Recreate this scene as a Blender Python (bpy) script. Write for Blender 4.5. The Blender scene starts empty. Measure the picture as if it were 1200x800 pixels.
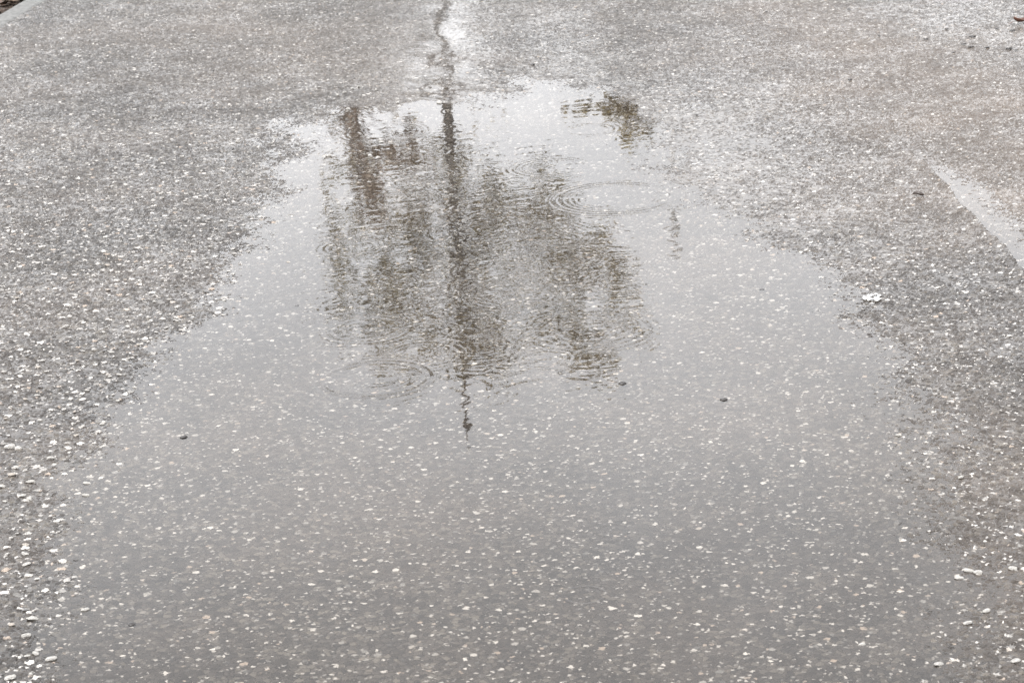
import bpy, bmesh, math, random
import numpy as np
from mathutils import Vector, Matrix

random.seed(7)
RNG = np.random.default_rng(11)
R = math.radians
scene = bpy.context.scene
col = scene.collection

# ------------------------------------------------------------------ camera
CAM_H, PITCH, ROLL, FPX = 1.6, R(18), R(3), 2823.0
_f = Vector((0, math.cos(PITCH), -math.sin(PITCH)))
_r0 = Vector((1, 0, 0)); _u0 = Vector((0, math.sin(PITCH), math.cos(PITCH)))
_r = _r0 * math.cos(ROLL) - _u0 * math.sin(ROLL)
_u = _u0 * math.cos(ROLL) + _r0 * math.sin(ROLL)
cam_d = bpy.data.cameras.new('camera'); cam = bpy.data.objects.new('camera', cam_d); col.objects.link(cam)
cam_d.lens = 36.0 * FPX / 1200.0; cam_d.sensor_width = 36.0
cam_d.clip_start = 0.05; cam_d.clip_end = 3000
M = Matrix((( _r.x, _u.x, -_f.x, 0), (_r.y, _u.y, -_f.y, 0), (_r.z, _u.z, -_f.z, CAM_H), (0, 0, 0, 1)))
cam.matrix_world = M
cam_d.dof.use_dof = True; cam_d.dof.focus_distance = 4.6; cam_d.dof.aperture_fstop = 18
scene.camera = cam


def ray(px, py):
    return (_f * FPX + _r * (px - 600) - _u * (py - 400))


def at(px, py, z=0.0):
    """the road point that the photograph shows at a pixel"""
    d = ray(px, py); t = (z - CAM_H) / d.z
    return Vector((d.x * t, d.y * t, z))


def mirrored(px, py, D):
    """the point at distance D whose mirror image the puddle shows at a pixel"""
    d = ray(px, py); s = D / d.y
    return Vector((s * d.x, D, -s * d.z - CAM_H))


# ------------------------------------------------------------------ helpers
def tag(o, label=None, cat=None, group=None, kind=None):
    if label: o['label'] = label
    if cat: o['category'] = cat
    if group: o['group'] = group
    if kind: o['kind'] = kind
    return o


def link_mesh(name, me, mat=None, parent=None):
    o = bpy.data.objects.new(name, me); col.objects.link(o)
    if mat: me.materials.append(mat)
    if parent: o.parent = parent
    return o


def mesh_np(name, verts, faces, smooth=True):
    """faces: (n,4) or (n,3) int array"""
    me = bpy.data.meshes.new(name)
    k = faces.shape[1]
    me.vertices.add(len(verts)); me.vertices.foreach_set('co', verts.astype(np.float32).ravel())
    me.loops.add(faces.size); me.loops.foreach_set('vertex_index', faces.astype(np.int32).ravel())
    me.polygons.add(len(faces))
    me.polygons.foreach_set('loop_start', np.arange(0, faces.size, k, dtype=np.int32))
    me.polygons.foreach_set('use_smooth', np.full(len(faces), smooth, dtype=bool))
    me.update(calc_edges=True)
    return me


def empty(name, loc):
    o = bpy.data.objects.new(name, None); o.empty_display_size = .2; o.location = loc; col.objects.link(o)
    return o


class G:
    """a small node graph builder"""
    def __init__(s, name, world=False):
        if world:
            s.id = bpy.data.worlds.new(name)
        else:
            s.id = bpy.data.materials.new(name)
        s.id.use_nodes = True
        s.t = s.id.node_tree; s.t.nodes.clear()

    def n(s, typ, ins=None, **kw):
        nd = s.t.nodes.new(typ)
        for k, v in kw.items(): setattr(nd, k, v)
        for k, v in (ins or {}).items(): s.put(nd, k, v)
        return nd

    def put(s, nd, k, v):
        sock = nd.inputs[k]
        if isinstance(v, bpy.types.NodeSocket): s.t.links.new(v, sock)
        elif isinstance(v, bpy.types.Node): s.t.links.new(v.outputs[0], sock)
        else: sock.default_value = v

    def m(s, op, a, b=None, c=None, clamp=False):
        nd = s.t.nodes.new('ShaderNodeMath'); nd.operation = op; nd.use_clamp = clamp
        for i, v in enumerate((a, b, c)):
            if v is not None: s.put(nd, i, v)
        return nd.outputs[0]

    def vm(s, op, a, b=None, scale=None):
        nd = s.t.nodes.new('ShaderNodeVectorMath'); nd.operation = op
        s.put(nd, 0, a)
        if b is not None: s.put(nd, 1, b)
        if scale is not None: s.put(nd, 'Scale', scale)
        return nd.outputs[0]

    def step(s, v, lo, hi, a=0.0, b=1.0):
        nd = s.n('ShaderNodeMapRange', {0: v, 1: lo, 2: hi, 3: a, 4: b}, interpolation_type='SMOOTHSTEP')
        return nd.outputs[0]

    def mix(s, f, a, b):
        nd = s.t.nodes.new('ShaderNodeMix'); nd.data_type = 'RGBA'; nd.clamp_factor = True
        s.put(nd, 0, f); s.put(nd, 6, a); s.put(nd, 7, b)
        return nd.outputs[2]

    def attr(s, name):
        return s.n('ShaderNodeAttribute', attribute_name=name).outputs['Fac']

    def noise(s, vec, scale, detail=2.0, rough=.5, dim='2D'):
        nd = s.n('ShaderNodeTexNoise', {'Vector': vec, 'Scale': scale, 'Detail': detail, 'Roughness': rough}, noise_dimensions=dim)
        return nd

    def vor(s, vec, scale, feature='F1', rnd=1.0):
        return s.n('ShaderNodeTexVoronoi', {'Vector': vec, 'Scale': scale, 'Randomness': rnd}, feature=feature, voronoi_dimensions='2D')

    def out(s, shader, disp=None):
        o = s.t.nodes.new('ShaderNodeOutputMaterial')
        s.t.links.new(shader, o.inputs[0])
        if disp is not None: s.t.links.new(disp, o.inputs['Displacement'])


def simple_mat(name, rgb, rough=.6, var=.25, scale=20.0, bump=.0, spec=.5):
    g = G(name); co = g.n('ShaderNodeTexCoord').outputs['Object']
    nz = g.noise(co, scale, 4, .6, '3D').outputs[0]
    c = g.mix(g.step(nz, .3, .7), tuple(x * (1 - var) for x in rgb) + (1,), tuple(min(1, x * (1 + var)) for x in rgb) + (1,))
    b = g.n('ShaderNodeBsdfPrincipled', {'Base Color': c, 'Roughness': rough, 'Specular IOR Level': spec})
    if bump:
        g.put(b, 'Normal', g.n('ShaderNodeBump', {'Height': nz, 'Distance': bump, 'Strength': 1.0}).outputs[0])
    g.out(b.outputs[0]); return g.id


# ------------------------------------------------------------------ road surface material
def road_material():
    g = G('wet_asphalt')
    P = g.n('ShaderNodeTexCoord').outputs['Object']
    film_a, relief, pale, warm = g.attr('film'), g.attr('relief'), g.attr('pale'), g.attr('warm')
    w1 = g.noise(P, 170, 2, .6).outputs['Color']
    Pd = g.vm('ADD', P, g.vm('SCALE', g.vm('SUBTRACT', w1, (.5, .5, .5)), scale=.0075))
    # close-packed chippings of two sizes
    def rot(v, a): return g.n('ShaderNodeVectorRotate', {'Vector': v, 'Angle': a}, rotation_type='Z_AXIS').outputs[0]
    Pd1, Pd2 = rot(Pd, .52), rot(Pd, 1.05)
    eA = g.vor(Pd1, 88, 'DISTANCE_TO_EDGE').outputs['Distance']
    cA = g.n('ShaderNodeSeparateColor', {0: g.vor(Pd1, 88).outputs['Color']})
    eB = g.vor(Pd2, 190, 'DISTANCE_TO_EDGE').outputs['Distance']
    cB = g.n('ShaderNodeSeparateColor', {0: g.vor(Pd2, 190).outputs['Color']})
    rA, gA, bA = cA.outputs
    rB, gB, bB = cB.outputs
    domeA = g.m('MULTIPLY', g.step(eA, .0, .26), g.m('MULTIPLY_ADD', rA, .85, .15))
    domeB = g.m('MULTIPLY', g.step(eB, .0, .3), rB)
    fine = g.noise(P, 900, 2, .6).outputs[0]
    mid = g.noise(P, 34, 3, .55).outputs[0]
    h = g.m('MULTIPLY_ADD', domeA, .62, g.m('MULTIPLY_ADD', domeB, .24, g.m('MULTIPLY', fine, .05)))
    h = g.m('MULTIPLY_ADD', g.m('SUBTRACT', mid, .5), .26, h)
    # scattered pale stones, a large and a small kind, each its own size
    Pc = g.vm('ADD', P, g.vm('SCALE', g.vm('SUBTRACT', g.noise(P, 120, 2, .6).outputs['Color'], (.5, .5, .5)), scale=.012))
    vC = g.vor(rot(Pc, .71), 40); cC = g.n('ShaderNodeSeparateColor', {0: vC.outputs['Color']})
    radC = g.m('MULTIPLY', g.m('SUBTRACT', cC.outputs[0], g.m('MULTIPLY_ADD', pale, -.15, .57)), .60)
    mC = g.step(g.m('SUBTRACT', radC, vC.outputs['Distance']), .0, .05)
    vD = g.vor(rot(Pc, .38), 94); cD = g.n('ShaderNodeSeparateColor', {0: vD.outputs['Color']})
    radD = g.m('MULTIPLY', g.m('SUBTRACT', cD.outputs[0], g.m('MULTIPLY_ADD', pale, -.04, .42)), .62)
    mD = g.step(g.m('SUBTRACT', radD, vD.outputs['Distance']), .0, .07)
    h = g.m('MULTIPLY_ADD', mC, g.m('MULTIPLY_ADD', pale, .3, .12), h)
    h = g.m('MULTIPLY_ADD', mD, .06, h)
    # the rain film fills the hollows between the stones
    fn = g.noise(P, 5.5, 3, .55).outputs[0]
    film = g.m('ADD', film_a, g.m('MULTIPLY', g.m('SUBTRACT', fn, .5), .3))
    fl = g.m('MULTIPLY_ADD', g.noise(P, 60, 2, .5).outputs[0], .032, film)
    hs = g.m('SMOOTH_MAX', h, fl, .06)
    wet = g.step(g.m('SUBTRACT', fl, h), -.03, .05)
    # colours
    base = g.mix(gA, (.0145, .0126, .0109, 1), (.042, .0366, .0318, 1))
    base = g.mix(g.step(bA, .72, .95), base, (.066, .059, .050, 1))
    base = g.mix(g.step(eA, .07, .0), base, (.004, .004, .004, 1))
    baseB = g.mix(gB, (.014, .0122, .0105, 1), (.046, .040, .0345, 1))
    base = g.mix(g.m('MULTIPLY', g.step(eA, .10, .03), g.step(eB, .05, .12)), base, baseB)
    tint = g.step(g.noise(P, 2.1, 4, .6).outputs[0], .35, .68)
    base = g.mix(g.m('MULTIPLY', tint, .35), base, g.mix(.5, base, (.056, .043, .034, 1)))
    base = g.mix(g.m('MULTIPLY', warm, .8), base, (.088, .069, .054, 1))
    tone = g.step(g.noise(P, 1.3, 5, .6).outputs[0], .3, .7, .72, 1.25)
    base = g.vm('SCALE', base, scale=tone)
    paleC = g.mix(cC.outputs[1], (.05, .048, .045, 1), (.36, .343, .32, 1))
    paleC = g.mix(g.step(cC.outputs[2], .86, .93), paleC, (.20, .165, .135, 1))
    paleD = g.mix(cD.outputs[1], (.04, .038, .036, 1), (.32, .305, .285, 1))
    paleD = g.mix(g.step(cD.outputs[2], .9, .95), paleD, (.18, .15, .125, 1))
    c = g.mix(mD, base, paleD)
    c = g.mix(mC, c, paleC)
    rough = g.m('MULTIPLY_ADD', g.m('MULTIPLY', wet, g.step(film_a, .34, .5, -.30, -.42)), 1.0, .48)
    rough = g.m('MULTIPLY_ADD', g.m('SUBTRACT', g.noise(P, 420, 2).outputs[0], .5), .1, rough)
    b = g.n('ShaderNodeBsdfPrincipled', {'Base Color': c, 'Roughness': rough, 'IOR': 1.333})
    d = g.n('ShaderNodeDisplacement', {'Height': g.m('MULTIPLY', hs, relief), 'Midlevel': .35, 'Scale': .0045})
    # midlevel has to follow the relief, so take it off here
    g.put(d, 'Midlevel', 0.0)
    g.put(d, 'Height', g.m('MULTIPLY', g.m('SUBTRACT', hs, .42), relief))
    g.out(b.outputs[0], d.outputs[0])
    g.id.displacement_method = 'BOTH'
    return g.id


def water_material():
    g = G('rain_water')
    fr = g.n('ShaderNodeFresnel', {'IOR': 1.333})
    tr = g.n('ShaderNodeBsdfTransparent', {'Color': (.94, .922, .895, 1)})
    gl = g.n('ShaderNodeBsdfGlossy', {'Color': (1, 1, 1, 1), 'Roughness': .012})
    mx = g.n('ShaderNodeMixShader', {0: fr, 1: tr, 2: gl})
    g.out(mx.outputs[0]); return g.id


# ------------------------------------------------------------------ outlines on the road, from the photograph
PUDDLE = [(560, 112), (500, 124), (440, 126), (400, 134), (372, 152), (352, 180), (338, 220), (318, 252), (298, 292),
          (272, 326), (244, 362), (205, 405), (160, 440), (128, 492), (100, 552), (78, 620), (62, 700), (48, 800),
          (60, 900), (180, 965), (420, 1000), (700, 985), (950, 945), (1090, 880), (1128, 800), (1112, 700), (1086, 610), (1066, 530), (1046, 455),
          (1018, 392), (985, 342), (930, 300), (872, 264), (815, 238), (782, 205), (770, 165), (764, 132), (715, 118), (680, 104), (620, 98)]
poly = np.array([tuple(at(*p).xy) for p in PUDDLE])


def sdf(px, py, X, Y):
    """signed distance to a closed polygon, negative inside"""
    d = np.full(X.shape, 1e9); inside = np.zeros(X.shape, bool)
    n = len(px)
    for i in range(n):
        x0, y0, x1, y1 = px[i], py[i], px[(i + 1) % n], py[(i + 1) % n]
        ex, ey = x1 - x0, y1 - y0
        t = np.clip(((X - x0) * ex + (Y - y0) * ey) / (ex * ex + ey * ey), 0, 1)
        d = np.minimum(d, (X - x0 - t * ex) ** 2 + (Y - y0 - t * ey) ** 2)
        c = ((y0 > Y) != (y1 > Y)) & (X < (x1 - x0) * (Y - y0) / (y1 - y0 + 1e-12) + x0)
        inside ^= c
    d = np.sqrt(d)
    return np.where(inside, -d, d)


def waves(X, Y, lo, hi, n, seed):
    r = np.random.default_rng(seed); out = np.zeros(X.shape)
    for _ in range(n):
        lam = math.exp(r.uniform(math.log(lo), math.log(hi))); a = r.uniform(0, 2 * math.pi)
        out += np.sin((X * math.cos(a) + Y * math.sin(a)) * 2 * math.pi / lam + r.uniform(0, 6.28))
    return out / math.sqrt(n)


def sstep(v, lo, hi):
    t = np.clip((v - lo) / (hi - lo), 0, 1); return t * t * (3 - 2 * t)


def blob(X, Y, px, py, rx, ry):
    """soft patch centred on a photo pixel, rx and ry in metres"""
    c = at(px, py); d = ((X - c.x) / rx) ** 2 + ((Y - c.y) / ry) ** 2
    return np.exp(-d)


_a, _b = at(0, 36), at(60, 0); _d = (_b - _a).normalized()
K0X, K0Y, KNX, KNY = _a.x, _a.y, -_d.y, _d.x              # the kerb line and the direction away from the road
SEAM_X0, SEAM_Y0, SEAM_K = 1.126, 6.108, -0.040          # the paving seam right of the puddle


def seam_side(X, Y):
    return X - (SEAM_X0 + SEAM_K * (Y - SEAM_Y0)) + .004 * np.sin(Y * 9.0) + .003 * np.sin(Y * 23.0)


def macro(X, Y):
    """height of the road's laid surface above the still water, and the surface's attributes"""
    s = sdf(poly[:, 0], poly[:, 1], X, Y)
    s = s + (.034 + .085 * sstep(Y, 6.0, 7.6)) * waves(X, Y, .15, .6, 10, 13) * sstep(Y, 5.2, 7.0) + .034 * waves(X, Y, .12, .6, 10, 3) + .012 * waves(X, Y, .05, .12, 8, 4)
    slope = .019 - .009 * sstep(Y, 5.6, 7.0) - .005 * blob(X, Y, 830, 180, .3, .9) - .010 * blob(X, Y, 1080, 560, .25, 1.0)
    h = np.where(s > 0, .0085 * (1 - np.exp(-s * slope / .0085)), -.016 * (1 - np.exp(s * (.018 - .008 * sstep(Y, 5.6, 7.0)) / .016)))
    h = h + .0006 * waves(X, Y, .15, .6, 12, 5) * sstep(np.abs(s), 0, .3)
    # the seam: its left lip stands proud, the gutter at its foot holds water
    q = seam_side(X, Y)
    along = sstep(Y, 7.0, 5.9)
    low = -.0020 + .024 * np.clip(q, 0, .3)
    h = np.where(q > 0, h * (1 - along) + low * along, h + along * .016 * np.exp(q / .05))
    far = sstep(Y, 6.0, 8.2) * sstep(Y, 11, 9)
    h = h - far * .002 * np.exp(-(q / .02) ** 2)
    # behind the kerb the laid surface ends and drops to the sub-base
    kq = (X - K0X) * KNX + (Y - K0Y) * KNY
    h = h - .06 * sstep(kq, .02, .06)
    return h, s, q


road_m = road_material(); water_m = water_material()

# rows and columns of the road sheet: dense where it lies close, coarse away from it
rows_f = [2.75]
while rows_f[-1] < 10.6: rows_f.append(rows_f[-1] * 1.00088)
rows = np.array([-30, -12, -5, -1, 1, 2, 2.5] + rows_f + list(np.linspace(10.8, 22.4, 30)))
NU = 1150
U = np.linspace(-.275, .275, NU)
cols_extra = np.array(list(np.linspace(.04, 2.2, 54)) + [2.6, 3.4, 5, 12, 30])
Yr = rows[:, None]; fan = np.maximum(Yr, 2.75)
X = np.concatenate([-.275 * fan - cols_extra[::-1][None, :], U[None, :] * fan, .275 * fan + cols_extra[None, :]], axis=1)
Y = np.broadcast_to(Yr, X.shape).copy()
hgt, sd, qs = macro(X, Y)
nr, nc = X.shape
idx = np.arange(nr * nc).reshape(nr, nc)
quads = np.stack([idx[:-1, :-1], idx[:-1, 1:], idx[1:, 1:], idx[1:, :-1]], -1).reshape(-1, 4)
me = mesh_np('road', np.stack([X, Y, hgt], -1).reshape(-1, 3), quads)
road = tag(link_mesh('road', me, road_m), kind='structure', label='wet grey asphalt road with pale stones showing through')


def put_attr(me, name, arr):
    a = me.attributes.new(name, 'FLOAT', 'POINT'); a.data.foreach_set('value', arr.astype(np.float32).ravel())


out_ = sstep(sd, -.05, .12)
film = .24 - .12 * sstep(Y, 6.6, 9.0) + .46 * blob(X, Y, 512, 60, .15, 1.7) - .10 * blob(X, Y, 100, 200, .8, 2.0) + .13 * blob(X, Y, 655, 60, .15, 1.4) + .13 * blob(X, Y, 1120, 15, .26, .7) \
    + .16 * blob(X, Y, 830, 190, .22, .9) - .10 * blob(X, Y, 1130, 130, .35, 1.2) - .12 * blob(X, Y, 1190, 620, .25, 1.2) \
    + .0 * blob(X, Y, 900, 60, .5, 1.2)
put_attr(me, 'film', film)
put_attr(me, 'relief', .25 + .75 * sstep(sd, -.20, .06))
pale_a = np.clip(.95 * sstep(X, -.25, -.75) * sstep(Y, 8.2, 5.5) * sstep(sd, -.12, .0), 0, 1)
put_attr(me, 'pale', pale_a)
warm_a = np.clip(.75 * blob(X, Y, 1130, 140, .45, 1.2) + .35 * blob(X, Y, 930, 30, .2, .8) + .25 * blob(X, Y, 300, 60, .5, .8) + .22 * blob(X, Y, 1190, 660, .2, .9), 0, 1)
put_attr(me, 'warm', warm_a)

# ------------------------------------------------------------------ water: still level with rain rings
wi0, wi1 = 7, 7 + len(rows_f)
wc0, wc1 = len(cols_extra), len(cols_extra) + NU
WX, WY = X[wi0:wi1, wc0:wc1], Y[wi0:wi1, wc0:wc1]
WH = hgt[wi0:wi1, wc0:wc1]; WQ = qs[wi0:wi1, wc0:wc1]; WS = sd[wi0:wi1, wc0:wc1]
Z = np.zeros(WX.shape)
yrow = WY[:, 0]


def ring(cx, cy, rad, slope, lam, width):
    reach = rad + 2.4 * width
    i0, i1 = np.searchsorted(yrow, [cy - reach, cy + reach])
    if i1 <= i0: return
    yy = max(yrow[i0], 1)
    u0, u1 = (cx - reach) / yy, (cx + reach) / yy
    if cx - reach > 0: u0 = (cx - reach) / yrow[min(i1, len(yrow) - 1)]
    if cx + reach < 0: u1 = (cx + reach) / yrow[min(i1, len(yrow) - 1)]
    j0, j1 = np.searchsorted(U, [u0, u1])
    if j1 <= j0: return
    s = (slice(i0, i1), slice(j0, j1))
    r = np.sqrt((WX[s] - cx) ** 2 + (WY[s] - cy) ** 2)
    Z[s] += slope * lam / (2 * math.pi) * np.cos(2 * math.pi * (r - rad) / lam) * np.exp(-((r - rad) / width) ** 2)


RINGS = [  # pixel, radius (m), slope, wavelength, band width
    (720, 232, .155, .036, .019, .030), (720, 232, .105, .022, .016, .02), (645, 196, .10, .022, .018, .03), (625, 191, .055, .020, .015, .02),
    (592, 147, .045, .014, .016, .016), (690, 152, .07, .013, .018, .02), (700, 164, .05, .010, .016, .02),
    (428, 386, .088, .020, .020, .018), (428, 386, .045, .016, .016, .014), (500, 388, .065, .012, .018, .018), (415, 384, .12, .008, .018, .02),
    (440, 444, .112, .034, .022, .016), (440, 444, .055, .010, .018, .02), (432, 446, .16, .008, .02, .02), (690, 388, .14, .010, .020, .018), (690, 388, .08, .009, .018, .02),
    (830, 305, .038, .05, .012, .007), (836, 327, .048, .04, .012, .008), (685, 697, .034, .04, .011, .007), (348, 318, .016, .07, .010, .007),
    (560, 404, .07, .008, .018, .03), (605, 345, .11, .012, .018, .03), (660, 300, .09, .010, .016, .03), (470, 235, .08, .010, .016, .03),
    (505, 205, .07, .012, .016, .02), (540, 300, .06, .012, .016, .02), (410, 290, .07, .012, .018, .03), (515, 625, .03, .007, .011, .009),
    (735, 330, .09, .008, .018, .03), (450, 155, .12, .010, .018, .03), (640, 420, .06, .010, .016, .02), (900, 470, .03, .006, .012, .008),
    (330, 520, .03, .006, .012, .008), (985, 600, .035, .006, .012, .008), (250, 655, .03, .007, .012, .008)]
for px, py, rad, sl, lam, wd in RINGS:
    c = at(px, py); ring(c.x, c.y, rad, sl * 1.6, lam, wd)
# many small rings where the rain is heaviest, few elsewhere
for _ in range(230):
    px, py = RNG.normal(560, 120), RNG.normal(285, 90)
    if not 110 < py < 470: continue
    c = at(px, py); rad = RNG.uniform(.02, .13)
    ring(c.x, c.y, rad, RNG.uniform(.003, .010), RNG.uniform(.014, .026), RNG.uniform(.012, .035))
for _ in range(110):
    px, py = RNG.uniform(120, 1080), RNG.uniform(250, 800)
    c = at(px, py); ring(c.x, c.y, RNG.uniform(.01, .05), RNG.uniform(.002, .012), RNG.uniform(.010, .018), RNG.uniform(.008, .02))
# small chop driven over the shallow upper part, dying out towards the still lower part
c0 = at(565, 290)
env = .0009 + .0042 * np.exp(-(((WX - c0.x) / .62) ** 2 + ((WY - c0.y) / 1.35) ** 2) ** 1.5)
env *= .75 + .25 * waves(WX, WY, .25, .7, 8, 21)
chop = np.zeros(WX.shape); r_ = np.random.default_rng(31)
for _ in range(46):
    lam = math.exp(r_.uniform(math.log(.018), math.log(.075))); a = r_.normal(math.pi / 2, .55) if r_.random() < .65 else r_.uniform(0, 6.28)
    ph = 1.6 * np.sin(WX * r_.uniform(5, 14) + r_.uniform(0, 6)) + 1.6 * np.sin(WY * r_.uniform(4, 10) + r_.uniform(0, 6))
    chop += lam / (2 * math.pi) * np.sin((WX * math.cos(a) + WY * math.sin(a)) * 2 * math.pi / lam + ph)
Z += chop * env * math.sqrt(2.0 / 46) * 1.0
# shoreline ripples
Z += .0010 * .03 * np.sin(WS * 2 * math.pi / .03 + 2 * waves(WX, WY, .1, .4, 6, 8)) * np.exp(-np.abs(WS) / .10)

wet_v = WH < .0052


def water_sheet(name, keep, label):
    cell = keep[:-1, :-1] | keep[1:, :-1] | keep[:-1, 1:] | keep[1:, 1:]
    ii = np.arange(WX.size).reshape(WX.shape)
    q = np.stack([ii[:-1, :-1], ii[:-1, 1:], ii[1:, 1:], ii[1:, :-1]], -1)[cell]
    used = np.zeros(WX.size, bool); used[q.ravel()] = True
    remap = np.cumsum(used) - 1
    v = np.stack([WX, WY, Z], -1).reshape(-1, 3)[used]
    o = link_mesh(name, mesh_np(name, v, remap[q]), water_m)
    o.visible_shadow = True
    return tag(o, label, kind='structure')


water_sheet('puddle_water', wet_v & (WQ < 0) & (WS < .22), 'wide shallow rain puddle reflecting trees and a pole')
water_sheet('gutter_water', wet_v & (WQ > .0) & (WQ < .30) & (WY < 6.6), 'narrow strip of water pooled against the paving seam')

# ------------------------------------------------------------------ kerb and verge
k0, k1 = at(0, 36), at(60, 0)
kd = (k1 - k0).normalized(); kn = Vector((-kd.y, kd.x, 0))        # kn points away from the road
concrete = simple_mat('wet_concrete', (.085, .085, .082), .75, .3, 60, .0015, .3)


def kerb_line(origin, d, nrm, s0, s1, width=.10, hz=.010):
    bm = bmesh.new(); s = s0
    while s < s1:
        e = min(s + .914, s1)
        prof = [(0, -.15), (0, hz - .010), (.006, hz - .003), (.016, hz), (width - .012, hz + .002), (width, hz - .008), (width, -.15)]
        a = [bm.verts.new(origin + d * (s + .003) + nrm * p + Vector((0, 0, z))) for p, z in prof]
        b = [bm.verts.new(origin + d * (e - .003) + nrm * p + Vector((0, 0, z))) for p, z in prof]
        for i in range(len(prof) - 1): bm.faces.new((a[i], b[i], b[i + 1], a[i + 1]))
        bm.faces.new(a); bm.faces.new(b[::-1]); s = e
    bmesh.ops.recalc_face_normals(bm, faces=bm.faces)
    me = bpy.data.meshes.new('kerb'); bm.to_mesh(me); bm.free()
    return me


o = link_mesh('kerb', kerb_line(k0, kd, kn, -9, 12.4), concrete)
tag(o, 'low wet pale concrete kerb edging the road', kind='structure')
far_y = 22.3
o = link_mesh('kerb', kerb_line(Vector((-30, far_y, 0)), Vector((1, 0, 0)), Vector((0, 1, 0)), 0, 60, .12, .10), concrete)
tag(o, 'wet concrete kerb across the end of the road', kind='structure')

soil = simple_mat('wet_soil', (.035, .026, .020), .9, .5, 30, .02, .15)
turf = simple_mat('verge_grass', (.034, .042, .018), .9, .5, 8, .03, .15)


def soil_sheet(name, corners_fn, nx, ny, mat, label, amp=.012):
    vs, fs = [], []
    for j in range(ny + 1):
        for i in range(nx + 1):
            p = corners_fn(i / nx, j / ny); vs.append((p.x, p.y, p.z + random.uniform(-amp, amp)))
    for j in range(ny):
        for i in range(nx):
            a = j * (nx + 1) + i; fs.append((a, a + 1, a + nx + 2, a + nx + 1))
    o = link_mesh(name, mesh_np(name, np.array(vs), np.array(fs)), mat)
    return tag(o, label, kind='structure')


soil_sheet('verge', lambda u, v: k0 + kd * (-9 + 21.4 * v) + kn * (.102 + (u ** 2) * 9.0) + Vector((0, 0, -.004)), 60, 240, soil,
           'dark wet soil verge behind the kerb')
soil_sheet('ground', lambda u, v: Vector((-60 + 120 * u, far_y + .13 + 40 * v * v, .10)), 60, 40, turf, 'grass bank beyond the end of the road')
me_g = mesh_np('terrain', np.array([(-900, -900, -.35), (900, -900, -.35), (900, 900, -.35), (-900, 900, -.35)], float), np.array([(0, 1, 2, 3)]))
tag(link_mesh('terrain', me_g, turf), 'flat grass land out to the horizon', kind='structure')

# fallen leaf litter on the verge: nobody could count it
lv, lf = [], []
for _ in range(6000):
    s, w = RNG.uniform(-4, 5), .13 + 1.4 * RNG.random() ** 1.5
    c = k0 + kd * s + kn * w + Vector((0, 0, .004 + RNG.uniform(0, .014)))
    L, W = RNG.uniform(.02, .055), RNG.uniform(.008, .022); a = RNG.uniform(0, 6.28)
    d = Vector((math.cos(a), math.sin(a), RNG.uniform(-.3, .3))); e = Vector((-math.sin(a), math.cos(a), RNG.uniform(-.5, .5)))
    b0 = len(lv)
    for p in (c - d * L, c - e * W, c + d * L, c + e * W): lv.append(tuple(p))
    lf.append((b0, b0 + 1, b0 + 2, b0 + 3))
litter_m = simple_mat('leaf_litter', (.05, .031, .020), .5, .8, 14, 0, .3)
tag(link_mesh('leaf_litter', mesh_np('leaf_litter', np.array(lv), np.array(lf), False), litter_m), 'dark brown fallen leaves matted on the soil behind the kerb', kind='stuff')


# ------------------------------------------------------------------ trees and posts that the puddle mirrors
def tube(bm, pts, radii, seg=8):
    prev = None
    for i, (p, r) in enumerate(zip(pts, radii)):
        t = (pts[min(i + 1, len(pts) - 1)] - pts[max(i - 1, 0)]).normalized()
        a = t.cross(Vector((1, .13, .07))).normalized(); b = t.cross(a)
        rg = [bm.verts.new(p + a * r * math.cos(2 * math.pi * k / seg) + b * r * math.sin(2 * math.pi * k / seg)) for k in range(seg)]
        if prev:
            for k in range(seg): bm.faces.new((prev[k], prev[(k + 1) % seg], rg[(k + 1) % seg], rg[k]))
        else: bm.faces.new(rg[::-1])
        prev = rg
    bm.faces.new(prev)


def bm_obj(name, bm, mat, parent=None, smooth=True):
    bmesh.ops.recalc_face_normals(bm, faces=bm.faces)
    me = bpy.data.meshes.new(name); bm.to_mesh(me); bm.free()
    if smooth:
        for p in me.polygons: p.use_smooth = True
    return link_mesh(name, me, mat, parent)


bark = simple_mat('wet_bark', (.035, .026, .019), .7, .4, 25, .01)
bark_brown = simple_mat('brown_bark', (.085, .055, .038), .7, .4, 25, .01)


def leaf_mat(name, rgb):
    g = G(name); co = g.n('ShaderNodeTexCoord').outputs['Object']
    nz = g.noise(co, 1.9, 4, .65, '3D').outputs[0]
    c = g.mix(g.step(nz, .35, .65), tuple(x * .65 for x in rgb) + (1,), tuple(x * 1.4 for x in rgb) + (1,))
    d = g.n('ShaderNodeBsdfPrincipled', {'Base Color': c, 'Roughness': .55})
    t = g.n('ShaderNodeBsdfTranslucent', {'Color': c})
    g.out(g.n('ShaderNodeMixShader', {0: .25, 1: d.outputs[0], 2: t.outputs[0]}).outputs[0]); return g.id


leaf_olive, leaf_brown, leaf_green = leaf_mat('olive_leaves', (.165, .128, .050)), leaf_mat('brown_leaves', (.13, .09, .062)), leaf_mat('dark_green_leaves', (.06, .056, .038))


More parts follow.
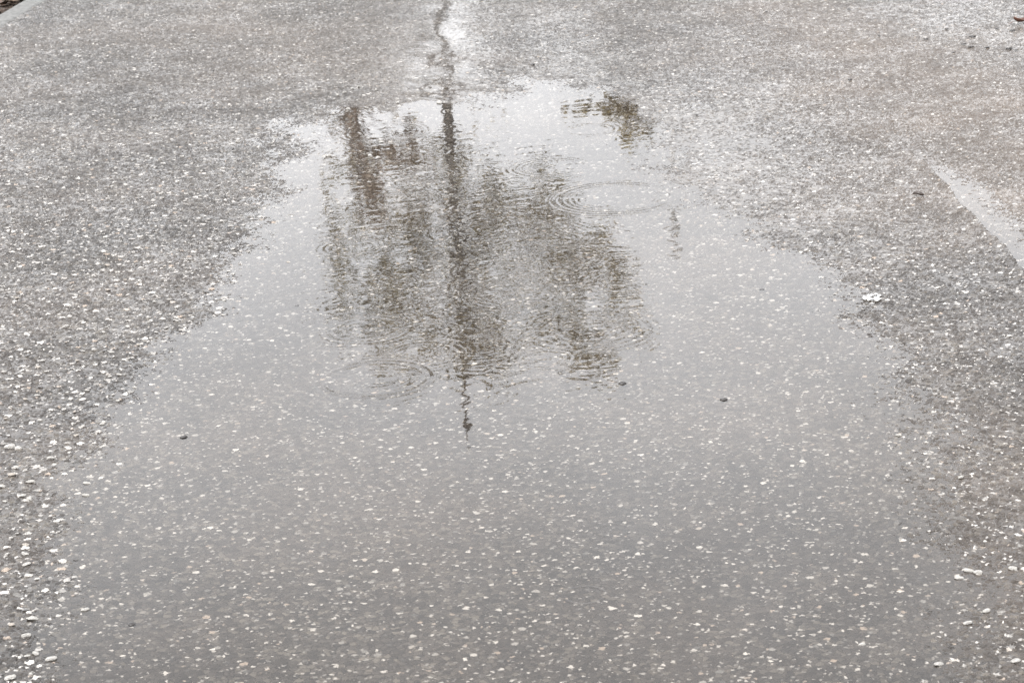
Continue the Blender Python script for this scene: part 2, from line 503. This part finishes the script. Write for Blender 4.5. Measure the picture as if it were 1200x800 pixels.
def tree(name, label, base_px, D, blobs, leaf_m, bark_m, tr=.07, leaf=.045, group=None, keep=1.0, haze=()):
    """blobs: (px, py, rx, rz, leaves) clumps of the crown, placed where the puddle mirrors them"""
    bx = mirrored(base_px, 200, D).x
    root = empty(name, (bx, D, .10)); tag(root, label, 'tree', group)
    O = Vector((bx, D, .10))
    cl = []
    for px, py, rx, rz, n in blobs:
        c = mirrored(px, py, D + random.uniform(-.6, .6)); cl.append((c - O, rx, rz, n))
    top = max(c.z for c, *_ in cl)
    trunk_top = Vector((sum(c.x for c, *_ in cl) / len(cl) * .5, 0, top * .9))
    bm = bmesh.new()
    pts = [Vector((trunk_top.x * (t ** 2) + .05 * math.sin(5 * t + D), .05 * math.cos(4 * t), trunk_top.z * t - .12 * (t == 0))) for t in [0, .15, .3, .45, .6, .75, .9, 1]]
    tube(bm, pts, [tr * 1.35, tr * 1.05, tr * .95, tr * .85, tr * .7, tr * .5, tr * .3, tr * .12])
    bm_obj('trunk', bm, bark_m, root)
    bm = bmesh.new()
    for c, rx, rz, n in cl:
        z0 = max(.3, min(c.z - .5 * rz - .35 * abs(c.x - trunk_top.x) - .3, trunk_top.z * .85)); t = z0 / trunk_top.z
        s = Vector((trunk_top.x * t * t + .05 * math.sin(5 * t + D), .05 * math.cos(4 * t), z0))
        mid_ = s.lerp(c, .5) + Vector((random.uniform(-.08, .08), random.uniform(-.1, .1), .1))
        tube(bm, [s, mid_, c], [tr * .4, tr * .26, tr * .1], 6)
        for _ in range(7):
            e = c + Vector((random.gauss(0, rx * .6), random.gauss(0, rx * .6), random.gauss(0, rz * .6)))
            tube(bm, [mid_.lerp(c, random.uniform(.3, 1)), c.lerp(e, .5) + Vector((0, 0, .04)), e], [tr * .13, tr * .08, tr * .03], 4)
    bm_obj('limbs', bm, bark_m, root)
    vs, fs = [], []
    for c, rx, rz, n in cl + [(mirrored(a, b, D + random.uniform(-.7, .7)) - O, .10, .10, 46) for a, b in haze]:
        subs = [c + Vector((random.gauss(0, rx * .7), random.gauss(0, rx * .7), random.gauss(0, rz * .7))) for _ in range(14)]
        for _ in range(int(n * keep)):
            sc = random.choice(subs)
            p = sc + Vector((random.gauss(0, rx * .26), random.gauss(0, rx * .26), random.gauss(0, rz * .26)))
            d = Vector((random.gauss(0, 1), random.gauss(0, 1), random.gauss(0, 1))).normalized()
            e = d.cross(Vector((random.gauss(0, 1), random.gauss(0, 1), random.gauss(0, 1)))).normalized()
            L = leaf * random.uniform(.6, 1.3); b0 = len(vs)
            for q in (p - d * L, p - e * L * .45, p + d * L, p + e * L * .45): vs.append(tuple(q))
            fs.append((b0, b0 + 1, b0 + 2, b0 + 3))
    link_mesh('crown', mesh_np('crown', np.array(vs), np.array(fs), False), leaf_m, root)
    return root


TG = 'trees mirrored in the puddle'
_r3 = random.Random(17); sparse = []
while len(sparse) < 175:                                  # thin outer twigs that fill the crown's outline
    a, b = _r3.uniform(385, 755), _r3.uniform(165, 440)
    if b < 300 and a > 600 + (b - 160) * 1.05: continue
    if b > 400 and not 420 < a < 715: continue
    sparse.append((a, b))
tree('broadleaf_tree', 'thin olive brown tree beside the dark pole, mirrored across the middle of the puddle', 523, 26.4, [
    (470, 335, .26, .32, 520), (455, 375, .20, .18, 520), (488, 285, .14, .30, 460), (545, 330, .17, .5, 700), (552, 395, .14, .3, 340), (520, 385, .2, .25, 260),
    (580, 420, .12, .2, 200), (640, 310, .30, .35, 420), (635, 275, .16, .2, 300), (690, 315, .28, .22, 440), (650, 385, .25, .25, 420), (690, 405, .2, .12, 260),
    (720, 330, .14, .2, 160), (610, 240, .34, .25, 330), (560, 230, .3, .3, 240), (500, 240, .3, .3, 240), (540, 180, .4, .3, 160), (420, 250, .18, .4, 260), (430, 340, .15, .3, 160)],
    leaf_olive, bark, .04, .05, TG, keep=.40, haze=sparse)
tree('broadleaf_tree', 'slender brown leaved tree at the left edge of the trees mirrored in the puddle', 416, 25.4, [
    (416, 150, .10, .30, 420), (424, 195, .10, .25, 380), (440, 225, .13, .2, 340), (455, 185, .22, .10, 380), (480, 165, .16, .12, 260), (418, 90, .16, .3, 400)],
    leaf_brown, bark_brown, .04, .05, TG, keep=.42)
tree('bushy_tree', 'low dark bushy tree left of the pole, mirrored at the far end of the puddle', 480, 27.3, [
    (470, 40, .3, .3, 1100), (500, 60, .28, .25, 900), (455, 85, .22, .2, 600), (490, 10, .3, .3, 1100), (440, -10, .3, .3, 900), (480, -60, .4, .4, 1300)],
    leaf_green, bark, .035, .06, TG, keep=.17)
tree('small_tree', 'small olive treetop right of the bright sky gap, mirrored near the puddle top', 742, 25.6, [
    (744, 150, .10, .14, 420), (742, 120, .17, .16, 600), (738, 95, .12, .12, 160), (685, 126, .12, .06, 110), (715, 118, .10, .06, 90)],
    leaf_olive, bark, .022, .05, TG, keep=.42)

# the dark pole with its thin top
dark = simple_mat('dark_painted_steel', (.018, .014, .011), .5, .3, 12)
PD = 26.0
pb = mirrored(533, 260, PD); top_z = mirrored(548, 522, PD).z
root = empty('lamp_post', (pb.x, PD, .10)); tag(root, 'tall dark brown post with thin spiked top, mirrored down the middle of the puddle', 'post')
z1 = mirrored(545, 424, PD).z - .1
bm = bmesh.new(); tube(bm, [Vector((0, 0, z)) for z in (-.3, 0, .9, .92, 3.3, z1)], [.13, .12, .11, .10, .052, .036], 14); bm_obj('shaft', bm, dark, root)
bm = bmesh.new(); tube(bm, [Vector((0, 0, z)) for z in (z1 - .02, z1 + .25, top_z - .35, top_z - .1)], [.026, .020, .016, .006], 10); bm_obj('spike', bm, dark, root)
zc = mirrored(547, 493, PD).z - .1
bm = bmesh.new(); tube(bm, [Vector((0, 0, zc + d)) for d in (-.10, -.06, .06, .10)], [.02, .034, .034, .02], 12); bm_obj('collar', bm, dark, root)

# slim pale street lamp on the right
steel = simple_mat('weathered_steel', (.5, .49, .48), .5, .2, 10)
lb = mirrored(790, 260, 26.5); lt = mirrored(790, 292, 26.5).z - .1; lh = mirrored(790, 268, 26.5).z - .1
root = empty('street_lamp', (lb.x, 26.5, .10)); tag(root, 'slim grey street lamp with small lantern, mirrored faintly right of the trees', 'street lamp')
bm = bmesh.new(); tube(bm, [Vector((0, 0, z)) for z in (-.3, .6, lh - .25)], [.03, .022, .016], 10); bm_obj('shaft', bm, steel, root)
bm = bmesh.new(); tube(bm, [Vector((0, 0, z)) for z in (lh - .25, lh - .18, lh + .12, lh + .15)], [.016, .028, .05, .05], 10); bm_obj('lantern', bm, steel, root)
bm = bmesh.new(); tube(bm, [Vector((0, 0, z)) for z in (lh + .151, lh + .2, lh + .26, lt)], [.058, .045, .016, .008], 10); bm_obj('cap', bm, steel, root)

# ------------------------------------------------------------------ loose things on the road


def road_z(x, y):
    h, _, _ = macro(np.array([[x]]), np.array([[y]])); return float(h[0, 0])


def pebble_mesh(seed, flat):
    r = random.Random(seed); bm = bmesh.new()
    bmesh.ops.create_icosphere(bm, subdivisions=3, radius=1)
    ax = [(Vector((r.gauss(0, 1), r.gauss(0, 1), r.gauss(0, 1))).normalized(), r.uniform(.62, .92)) for _ in range(9)]
    for v in bm.verts:
        n = v.co.normalized(); k = 1.0
        for a, lim in ax:
            dt = n.dot(a)
            if dt > 0: k = min(k, lim / max(dt, .05))
        v.co = n * k
        v.co.x *= 1.25; v.co.z *= flat
    me = bpy.data.meshes.new('pebble'); bm.to_mesh(me); bm.free()
    for p in me.polygons: p.use_smooth = True
    return me


def stone_mat(name, rgb):
    g = G(name); co = g.n('ShaderNodeTexCoord').outputs['Object']
    nz = g.noise(co, 2.5, 4, .65, '3D').outputs[0]
    c = g.mix(g.step(nz, .3, .7), tuple(x * .7 for x in rgb) + (1,), rgb + (1,))
    b = g.n('ShaderNodeBsdfPrincipled', {'Base Color': c, 'Roughness': .28})
    g.put(b, 'Normal', g.n('ShaderNodeBump', {'Height': nz, 'Distance': .25, 'Strength': .6}).outputs[0])
    g.out(b.outputs[0]); return g.id


white_stone = [stone_mat('pale_stone', (.37, .355, .33)), stone_mat('cream_stone', (.33, .295, .255)), stone_mat('grey_stone', (.2, .195, .19))]
protos = []
for k in range(6):
    me = pebble_mesh(k, .38 + .045 * k); me.materials.append(white_stone[(0, 0, 1, 0, 2, 0)[k]]); protos.append(me)


def pebble(px, py, size, k, label, group=None, sink=.3):
    p = at(px, py)
    o = bpy.data.objects.new('pebble', protos[k]); col.objects.link(o)
    s = size
    o.scale = (s, s * random.uniform(.75, 1.0), s)
    o.rotation_euler = (random.uniform(-.2, .2), random.uniform(-.2, .2), random.uniform(-.6, .6))
    o.location = (p.x, p.y, max(road_z(p.x, p.y), -.004) + s * sink * .3 + .0006)
    return tag(o, label, 'pebble', group)


LEFT = 'pale pebbles bedded in the asphalt left of the puddle'
seen = [(12, 525, 11), (22, 527, 9), (18, 549, 8), (14, 558, 9), (36, 565, 9), (26, 582, 8), (35, 586, 7), (2, 571, 8), (102, 566, 7), (101, 580, 7), (31, 662, 8), (38, 725, 10), (100, 714, 7),
        (31, 745, 8), (60, 772, 9), (42, 766, 6), (12, 795, 9), (44, 465, 8), (50, 424, 7), (122, 495, 7), (158, 454, 6.5), (138, 470, 6), (120, 497, 6), (207, 361, 7), (200, 316, 6.5), (205, 376, 6), (174, 373, 7),
        (183, 390, 6), (177, 397, 6), (144, 402, 6), (98, 413, 6), (131, 414, 7), (150, 421, 6.5), (155, 420, 6), (240, 408, 6), (263, 352, 6.5), (291, 295, 7), (313, 296, 6), (338, 307, 6.5), (268, 318, 6), (223, 305, 6),
        (191, 328, 6), (193, 314, 6), (147, 330, 6), (96, 379, 6.5), (122, 391, 6), (55, 437, 7), (30, 470, 6.5), (20, 352, 7), (45, 311, 7), (5, 438, 7), (190, 228, 7), (235, 231, 6), (145, 234, 7), (105, 241, 6), (58, 262, 6.5)]
for i, (px, py, s) in enumerate(seen):
    pebble(px, py, s * .001 * (.72 if py < 500 else .85), random.choice((0, 0, 1, 3, 5, 2)), 'small pale pebble bedded in the wet asphalt left of the puddle', LEFT)
rr = random.Random(5); n = 0
while n < 80:
    px, py = rr.uniform(0, 420), rr.uniform(150, 800)
    p = at(px, py); h, s, q = macro(np.array([[p.x]]), np.array([[p.y]]))
    if s[0, 0] < .02 or rr.random() > .35 + .65 * math.exp(-s[0, 0] / .25): continue
    pebble(px, py, rr.uniform(.0032, .0062), rr.randrange(6), 'small pale pebble bedded in the wet asphalt left of the puddle', LEFT); n += 1
FAR = 'white pebbles standing out of the shallow end of the puddle'
for px, py, s in [(447, 167, 8), (434, 182, 8), (443, 184, 7), (467, 166, 6), (480, 175, 6), (385, 183, 9), (515, 121, 10), (408, 128, 7), (396, 113, 7), (404, 110, 7), (441, 107, 6), (413, 105, 6), (391, 134, 6), (374, 104, 6), (420, 103, 6), (466, 121, 6), (462, 139, 5), (430, 127, 6), (433, 213, 6), (388, 248, 6)]:
    pebble(px, py, s * .00085, random.choice((0, 1, 3, 5)), 'white pebble standing out of the shallow far end of the puddle', FAR, 1.0)
RIGHT = 'pale pebbles right of the puddle'
for px, py, s in [(1013, 335, 6), (1135, 669, 9), (1124, 677, 8), (1146, 671, 8), (1134, 730, 8), (1187, 667, 8), (1010, 754, 6), (1100, 778, 8), (1190, 775, 8), (1156, 716, 7), (1053, 510, 6), (1126, 560, 6), (1160, 300, 6)]:
    pebble(px, py, s * .0008, random.choice((0, 1, 3)), 'pale pebble in the rough wet asphalt right of the puddle', RIGHT)

# dark bits
dark_bit = simple_mat('dark_grit', (.012, .010, .009), .45, .4, 300)
bark_m = simple_mat('rotten_wood', (.020, .013, .010), .45, .5, 200)
leafm = simple_mat('dead_leaf', (.060, .026, .016), .38, .5, 90)
grit = []
for k in range(3):
    me = pebble_mesh(20 + k, .6); me.materials.append(dark_bit); grit.append(me)


def bit(name, px, py, size, label, cat, group=None, k=0, lift=.001, stretch=1.0):
    p = at(px, py); o = bpy.data.objects.new(name, grit[k % 3]); col.objects.link(o)
    o.scale = (size * stretch, size, size * .8); o.rotation_euler = (0, 0, random.uniform(-.4, .4))
    o.location = (p.x, p.y, max(road_z(p.x, p.y), -.0015) + lift)
    return tag(o, label, cat, group)


bit('stone_chip', 730, 449, .0075, 'dark stone chip poking out of the puddle just below the tree reflection', 'stone', lift=.002)
bit('stone_chip', 848, 468, .0065, 'dark stone chip poking out of the puddle right of the tree reflection', 'stone', k=1, lift=.002)
bit('stone_chip', 893, 339, .0055, 'small dark stone chip out in the bright right side of the puddle below two rings', 'stone', k=2, lift=.001)
bit('stone_chip', 215, 512, .0065, 'dark stone chip in the still left side of the puddle', 'stone', k=1, lift=.002)
bit('stone_chip', 155, 731, .006, 'dark stone chip at the lower left of the puddle among pale specks', 'stone', k=0, lift=.0015)
bit('stone_chip', 348, 358, .0045, 'tiny dark speck on the bright water left of the tree reflection', 'stone', k=2, lift=.001)
GG = 'dark grit near the top right corner'
for i, (px, py, s) in enumerate([(1140, 46, 6), (1129, 55, 5), (1138, 58, 5), (1157, 59, 5), (1182, 60, 7), (1186, 39, 6), (1110, 37, 4), (1117, 65, 4), (1085, 49, 5), (1191, 62, 4), (1168, 37, 4)]):
    bit('grit', px, py, s * .001, 'tiny dark bit of grit on the wet asphalt near the top right corner', 'grit', GG, i, .003, random.uniform(1, 2.2))
GM = 'dark grit scattered on the far asphalt'
for i, (px, py, s) in enumerate([(898, 17, 5), (872, 71, 4), (995, 14, 5), (1030, 45, 5), (996, 96, 6), (625, 77, 6), (564, 3, 6), (250, 86, 4), (232, 147, 4), (207, 170, 4), (816, 136, 4)]):
    bit('grit', px, py, s * .001, 'tiny dark bit of grit on the far stretch of asphalt beyond the puddle', 'grit', GM, i, .003)

# the little curved piece of bark
bm = bmesh.new()
p = at(1076, 234)
tube(bm, [Vector((x, .002 * math.sin(k * 1.3), .0035 + .0035 * math.sin(k * .75))) for k, x in enumerate((-.0145, -.010, -.004, .002, .008, .0125, .0148))], [.001, .003, .0042, .0046, .0042, .003, .0008], 10)
o = bm_obj('bark_piece', bm, bark_m); o.location = (p.x, p.y, road_z(p.x, p.y) + .0025); o.rotation_euler = (0, 0, -.15)
tag(o, 'short dark curved piece of bark lying left of the paving seam', 'bark')
# dead leaf at the right edge
bm = bmesh.new(); p = at(1197, 31)
nL, nW = 12, 6; grid = []
for i in range(nL + 1):
    t = i / nL; w = .017 * math.sin(math.pi * min(1, t * .96 + .02)) ** .8
    grid.append([bm.verts.new(((t - .5) * .062, w * (j / nW * 2 - 1), .006 + .009 * abs(j / nW * 2 - 1) ** 1.5 + .012 * (t - .5) ** 2 * 4 + .002 * math.sin(7 * t + j))) for j in range(nW + 1)])
for i in range(nL):
    for j in range(nW): bm.faces.new((grid[i][j], grid[i + 1][j], grid[i + 1][j + 1], grid[i][j + 1]))
root = empty('leaf', (p.x, p.y, road_z(p.x, p.y) + .002)); root.rotation_euler = (0, 0, .35)
tag(root, 'curled reddish brown dead leaf on the wet road at the right edge', 'leaf')
b = bm_obj('blade', bm, leafm, root)
b.modifiers.new('thick', 'SOLIDIFY').thickness = .0006
bm = bmesh.new(); tube(bm, [Vector((-.031, 0, .010)), Vector((-.04, .001, .007)), Vector((-.05, .004, .004))], [.0012, .0009, .0007], 8); bm_obj('stalk', bm, leafm, root)
# white crumbs
chalk = stone_mat('white_chalk', (.42, .415, .40)); p0 = at(1022, 350)
bm = bmesh.new(); r2 = random.Random(3)
for k in range(34):
    a, rad = r2.uniform(0, 6.28), math.sqrt(r2.random())
    x, y, s = .021 * rad * math.cos(a), .026 * rad * math.sin(a), r2.uniform(.0016, .0042)
    v = bmesh.ops.create_icosphere(bm, subdivisions=2, radius=s, matrix=Matrix.Translation((x, y, .0008)) @ Matrix.Diagonal((1.3, 1.1, .55, 1)))['verts']
    for q in v: q.co += Vector((r2.gauss(0, 1), r2.gauss(0, 1), r2.gauss(0, .5))) * s * .10
o = bm_obj('bird_dropping', bm, chalk); o.location = (p0.x, p0.y, road_z(p0.x, p0.y) + .0022)
tag(o, 'white crumbly splat on the wet asphalt at the right edge of the puddle', 'dropping')

# ------------------------------------------------------------------ light: overcast day
SUN_EL, SUN_AZ = R(58), R(215)
g = G('World', world=True)
sky = g.n('ShaderNodeTexSky', sky_type='NISHITA', sun_disc=False, sun_elevation=SUN_EL, sun_rotation=SUN_AZ, altitude=100, air_density=1.0, dust_density=4.0, ozone_density=1.0)
hs = g.n('ShaderNodeHueSaturation', {'Saturation': .05, 'Value': 1.0, 'Color': sky.outputs[0]})
co = g.n('ShaderNodeTexCoord').outputs['Generated']
nz = g.noise(co, 4.2, 5, .55, '3D').outputs[0]
cl = g.step(nz, .25, .75, .82, 1.15)
c = g.vm('MULTIPLY', hs.outputs[0], g.n('ShaderNodeCombineXYZ', {0: g.m('MULTIPLY', cl, 1.0), 1: g.m('MULTIPLY', cl, .997), 2: g.m('MULTIPLY', cl, 1.008)}).outputs[0])
bg = g.n('ShaderNodeBackground', {'Color': c, 'Strength': .15})
wo = g.t.nodes.new('ShaderNodeOutputWorld'); g.t.links.new(bg.outputs[0], wo.inputs[0])
scene.world = g.id
sun_d = bpy.data.lights.new('sun', 'SUN'); sun_d.energy = .5; sun_d.angle = R(25); sun_d.color = (1, .97, .93)
sun = bpy.data.objects.new('sun', sun_d); col.objects.link(sun)
sdir = Vector((math.sin(SUN_AZ) * math.cos(SUN_EL), math.cos(SUN_AZ) * math.cos(SUN_EL), math.sin(SUN_EL)))
sun.rotation_euler = sdir.to_track_quat('Z', 'Y').to_euler()

vs_ = scene.view_settings
vs_.view_transform = 'Standard'; vs_.look = 'None'; vs_.gamma = 1; vs_.use_curve_mapping = False
vs_.exposure = 2.3
cy = scene.cycles
cy.max_bounces = 8; cy.transparent_max_bounces = 8; cy.diffuse_bounces = 3; cy.glossy_bounces = 4
cy.use_denoising = True; cy.denoiser = 'OPENIMAGEDENOISE'; cy.denoising_input_passes = 'RGB_ALBEDO_NORMAL'; cy.denoising_prefilter = 'ACCURATE'
cy.sample_clamp_indirect = 6
